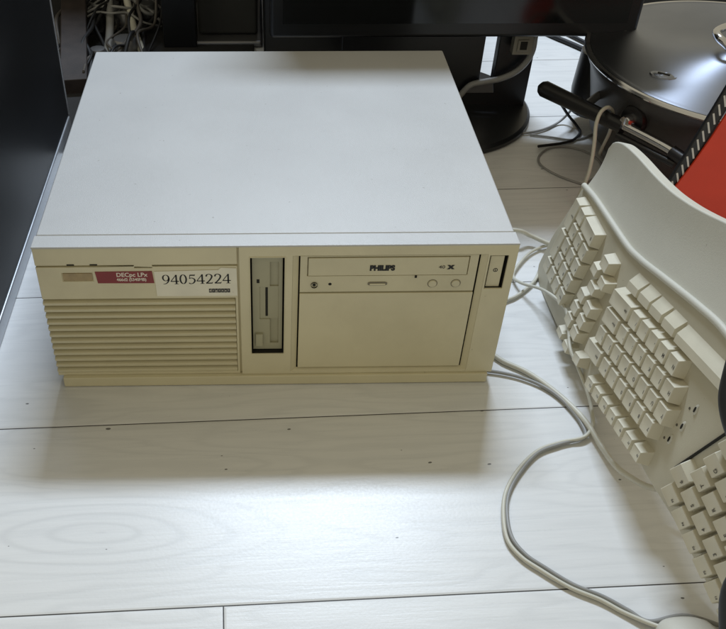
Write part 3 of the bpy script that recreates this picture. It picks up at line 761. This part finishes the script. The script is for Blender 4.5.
cable('cable', [(.40, .345, .002), (.372, .368, .002), (.355, .395, .002), (.358, .420, .002), (.378, .441, .002), (.403, .443, .002), (.425, .428, .002), (.434, .402, .002), (.424, .374, .002), (.402, .352, .002)], .0013, 'cable_grey', 'thin coiled grey wire in the shade under the griddle handle')
cable('cable', [(.46, .84, .004), (.482, .805, .004), (.499, .781, .004), (.522, .745, .004), (.55, .70, .004)], .0040, 'cable_dark', 'black cable on the bright floor, the nearer of two under the monitor corner')
cable('cable', [(.49, .85, .004), (.514, .805, .004), (.523, .788, .004), (.540, .758, .004), (.56, .72, .004)], .0030, 'cable_dark', 'black cable on the bright floor, the farther of two under the monitor corner')

# ------------------------------------------------------------------ red folder
nb = thing('red_folder', 'bright red folder with black and white striped edge leaning on the griddle', 'folder', (.55, .19, 0))
ax = Vector((.0232, .010, .0700)).normalized()        # along the striped edge
wx = Vector((.985, -.06, -.10)); wx = (wx-ax*wx.dot(ax)).normalized()
nn = ax.cross(wx).normalized()
P0 = Vector((.4190, .192, .0330))
nmx = Matrix(((wx.x, ax.x, nn.x, P0.x), (wx.y, ax.y, nn.y, P0.y), (wx.z, ax.z, nn.z, P0.z), (0, 0, 0, 1)))
bm = bmesh.new(); prism(bm, [(.006, -.006), (.17, -.02), (.17, .19), (.01, .19), (.001, .18), (0, .12), (-.002, .09), (-.0055, .060), (-.0075, .035), (-.0065, .015), (-.001, .0)], nmx @ Matrix.Translation((0, 0, -.0015)), .003); obj('cover', bm, M['red'], nb, bevel=.0006)
bm = bmesh.new(); box(bm, -.0135, .0005, .050, .178, .0016, .0070, mtx=nmx); obj('black_edge', bm, M['handle'], nb, bevel=.0015)
for k in range(12):
    y = .058+k*.0098
    bm = bmesh.new()
    box(bm, -.0010, .0010, -.0062, .0062, .0010, .0074, mtx=nmx @ Matrix.Translation((-.0070, y, 0)) @ Matrix.Rotation(math.radians(38), 4, 'Z'))
    obj('white_stripe', bm, M['coil'], nb, bevel=.0004)
bm = bmesh.new()
arc = [nmx @ Vector((.040+.010*math.cos(t), .012+.010*math.sin(t), -.0016)) for t in [math.radians(20+150*i/16) for i in range(17)]]
tube(bm, arc, .0007, 6); obj('printed_arc', bm, M['orange'], nb)

# ------------------------------------------------------------------ left black panel
lp = thing('glossy_panel', 'tall glossy black flat panel with silver trim standing left of the computer', 'panel', (-.29, .2, 0))
obj('panel_face', B(-.300, -.2755, -.10, .507, .020, .55), M['panel'], lp, bevel=.001)
obj('bottom_trim', B(-.302, -.2735, -.101, .5075, .000, .0195), M['silver'], lp, bevel=.002)
obj('edge_trim', B(-.301, -.2745, .5073, .5115, .020, .551), M['silver'], lp, bevel=.0008)

# ------------------------------------------------------------------ clutter behind
single('floor_shade_sheet', B(-.62, -.02, .44, 1.1, .0005, .006), M['dark'], 'dark sheet standing in for floor shade under the tangled cables behind the computer', 'mat', (-.3, .8, 0), bevel=.002)  # dark sheet added to paint shade over the pale floor
single('black_post', B(-.165, -.112, .765, .80, .006, .62), M['mon'], 'upright black post behind the computer, left of the grey box', 'post', (-.14, .78, 0), bevel=.002)
gb = thing('storage_box', 'dark grey storage box standing behind the back edge of the computer', 'box', (-.06, .88, 0))
obj('box_body', B(-.111, -.014, .80, .98, .012, .60), M['greybox'], gb, bevel=.006, seg=3)
obj('box_foot', B(-.122, -.006, .775, .99, .0, .0115), M['bracket'], gb, bevel=.005, seg=3)
single('tower_case', B(-.0045, .262, .70, 1.05, .0, .42), M['mon'], 'black upright case between the grey box and the monitor', 'case', (.05, .88, 0), bevel=.003)
cable('cable', [(-.125, .765, .12), (-.112, .79, .125), (-.085, .795, .14), (-.055, .795, .165), (-.03, .795, .19)], .004, 'cable_dark', 'black cable running diagonally across the dark grey storage box')
single('back_board', B(-.004, 1.1, .88, .90, 0, .12), M['dark'], 'low dark board behind the monitor and the griddle', 'board', (.5, .89, 0), bevel=.002)
single('blocker', B(-1.0, -.008, 1.02, 1.045, 0, .75), M['dark'], 'tall dark partition added out of view to shade the tangled cables and storage box', 'blocker', (-.5, 1.03, 0), bevel=.002)  # unseen board added to keep the lamp off the cable tangle
wd = bmesh.new(); box(wd, -.020, .020, -.20, .17, 0, .030, mtx=Matrix.Translation((-.310, .80, .02)) @ Matrix.Rotation(math.radians(8), 4, 'Z') @ Matrix.Rotation(math.radians(6), 4, 'X'))
single('wooden_batten', wd, M['wood'], 'brown wooden batten lying beside the glossy black panel', 'batten', (-.31, .8, 0), bevel=.002)
cable('cable', [(-.282, .96, .10), (-.268, .90, .06), (-.256, .82, .03), (-.250, .724, .016), (-.252, .66, .014)], .0065, 'cable_grey', 'thick grey cable behind the computer nearest the wooden batten')
cable('cable', [(-.25, .99, .10), (-.238, .90, .05), (-.215, .80, .02), (-.195, .723, .014), (-.185, .66, .012)], .0062, 'cable', 'thick pale cable behind the computer nearest the black post')
rnd = random.Random(5)
for k in range(26):
    x0 = rnd.uniform(-.325, -.18); y0 = rnd.uniform(.60, .70); pts = []
    n = 7; sl = rnd.uniform(-.5, .5)
    if k % 4 == 3:      # a few lie across the others
        x0, y0 = -.33, rnd.uniform(.70, .95)
        for i in range(n): pts.append((x0+.155*i/(n-1), y0+rnd.uniform(-.02, .02), .012+.03*math.sin(PI*i/(n-1))))
    else:
        for i in range(n):
            pts.append((min(-.172, max(-.338, x0+sl*.15*i/(n-1)+rnd.uniform(-.016, .016))), y0+.36*i/(n-1), .010+rnd.uniform(0, .03)+(.05*(i/(n-1))**2 if k % 3 == 0 else 0)))
    mt_ = ('cable_dark', 'cable_brown', 'cable_dark', 'cable_grey')[k % 4]
    lab = {'cable_dark': 'black cable in the tangle between the wooden batten and post', 'cable_brown': 'dull brown grey cable running back through the black tangle', 'cable_grey': 'thin grey cable lying across the tangle behind the computer'}[mt_]
    cable('cable', pts, rnd.choice((.0024, .0032, .0019)), mt_, lab, {'cable_dark': 'tangled black cables', 'cable_brown': 'dull brown cables in the tangle', 'cable_grey': 'thin grey cables across the tangle'}[mt_])
for k, (x, y) in enumerate(((-.262, .90), (-.236, .86), (-.225, .75), (-.262, .71), (-.205, .90))):
    bm = bmesh.new(); s = .016+.004*(k % 3)
    lathe(bm, [(0, 0), (s, .001), (s*1.02, .012), (s*.7, .022), (0, .024)], (x, y), 20)
    for v in bm.verts: v.co.z += .0065
    single('cable_adapter', bm, M['bracket'], 'dull grey round adapter lying among the tangled black cables', 'adapter', (x, y, .0065), 'grey adapters among the cables', smooth=True)

# ------------------------------------------------------------------ thick black cable at the right edge
cable('cable', [(.306, -.16, .30), (.298, -.182, .240), (.2875, -.2050, .203), (.2840, -.2205, .188), (.2885, -.243, .174), (.2990, -.268, .160), (.2900, -.292, .135), (.2760, -.3050, .112), (.274, -.335, .08), (.27, -.36, .04), (.29, -.40, .008), (.35, -.45, .008)], .0085, 'cable_dark', 'thick black cable curving in front of the keyboard at the right edge', n=20)

# ------------------------------------------------------------------ light
def area(name, loc, target, sx, sy, power, col):
    l = bpy.data.lights.new(name, 'AREA'); l.shape = 'RECTANGLE'; l.size = sx; l.size_y = sy; l.energy = power; l.color = col
    o = bpy.data.objects.new(name, l); COL.objects.link(o); o.location = loc
    d = Vector(target)-Vector(loc)
    o.rotation_euler = d.to_track_quat('-Z', 'Y').to_euler()
    return o
area('ceiling_lamp', (.20, 1.58, 2.2), (.1, .1, 0), .95, .26, 60, (.72, .84, 1.0))
W = bpy.data.worlds.new('World'); S.world = W; W.use_nodes = True
bg = W.node_tree.nodes['Background']; bg.inputs['Color'].default_value = (1.0, .915, .69, 1); bg.inputs['Strength'].default_value = .41

# ------------------------------------------------------------------ camera
cam = bpy.data.cameras.new('Camera'); co = bpy.data.objects.new('Camera', cam); COL.objects.link(co)
Rx = Vector((0.999752182802378, -0.02159379411409608, 0.005411195583095254)); Ux = Vector((0.009957566542222157, 0.6511792780469267, 0.7588586131229194)); Fw = Vector((0.019910295086655497, 0.7586166725679323, -0.6512329262648818))
co.matrix_world = Matrix(((Rx.x, Ux.x, -Fw.x, -.014397818827), (Rx.y, Ux.y, -Fw.y, -.59761834724), (Rx.z, Ux.z, -Fw.z, .58677416256), (0, 0, 0, 1)))
cam.sensor_fit = 'HORIZONTAL'; cam.sensor_width = 36; cam.lens = 873.4277*36/726
cam.shift_x = (363-277.7364)/726; cam.shift_y = (323.5327-314.5)/726
cam.clip_start = .01; cam.clip_end = 50
S.camera = co
S.render.engine = 'CYCLES'
S.view_settings.view_transform = 'Standard'; S.view_settings.look = 'None'; S.view_settings.exposure = .12; S.view_settings.gamma = 1
print('keys', nkey)
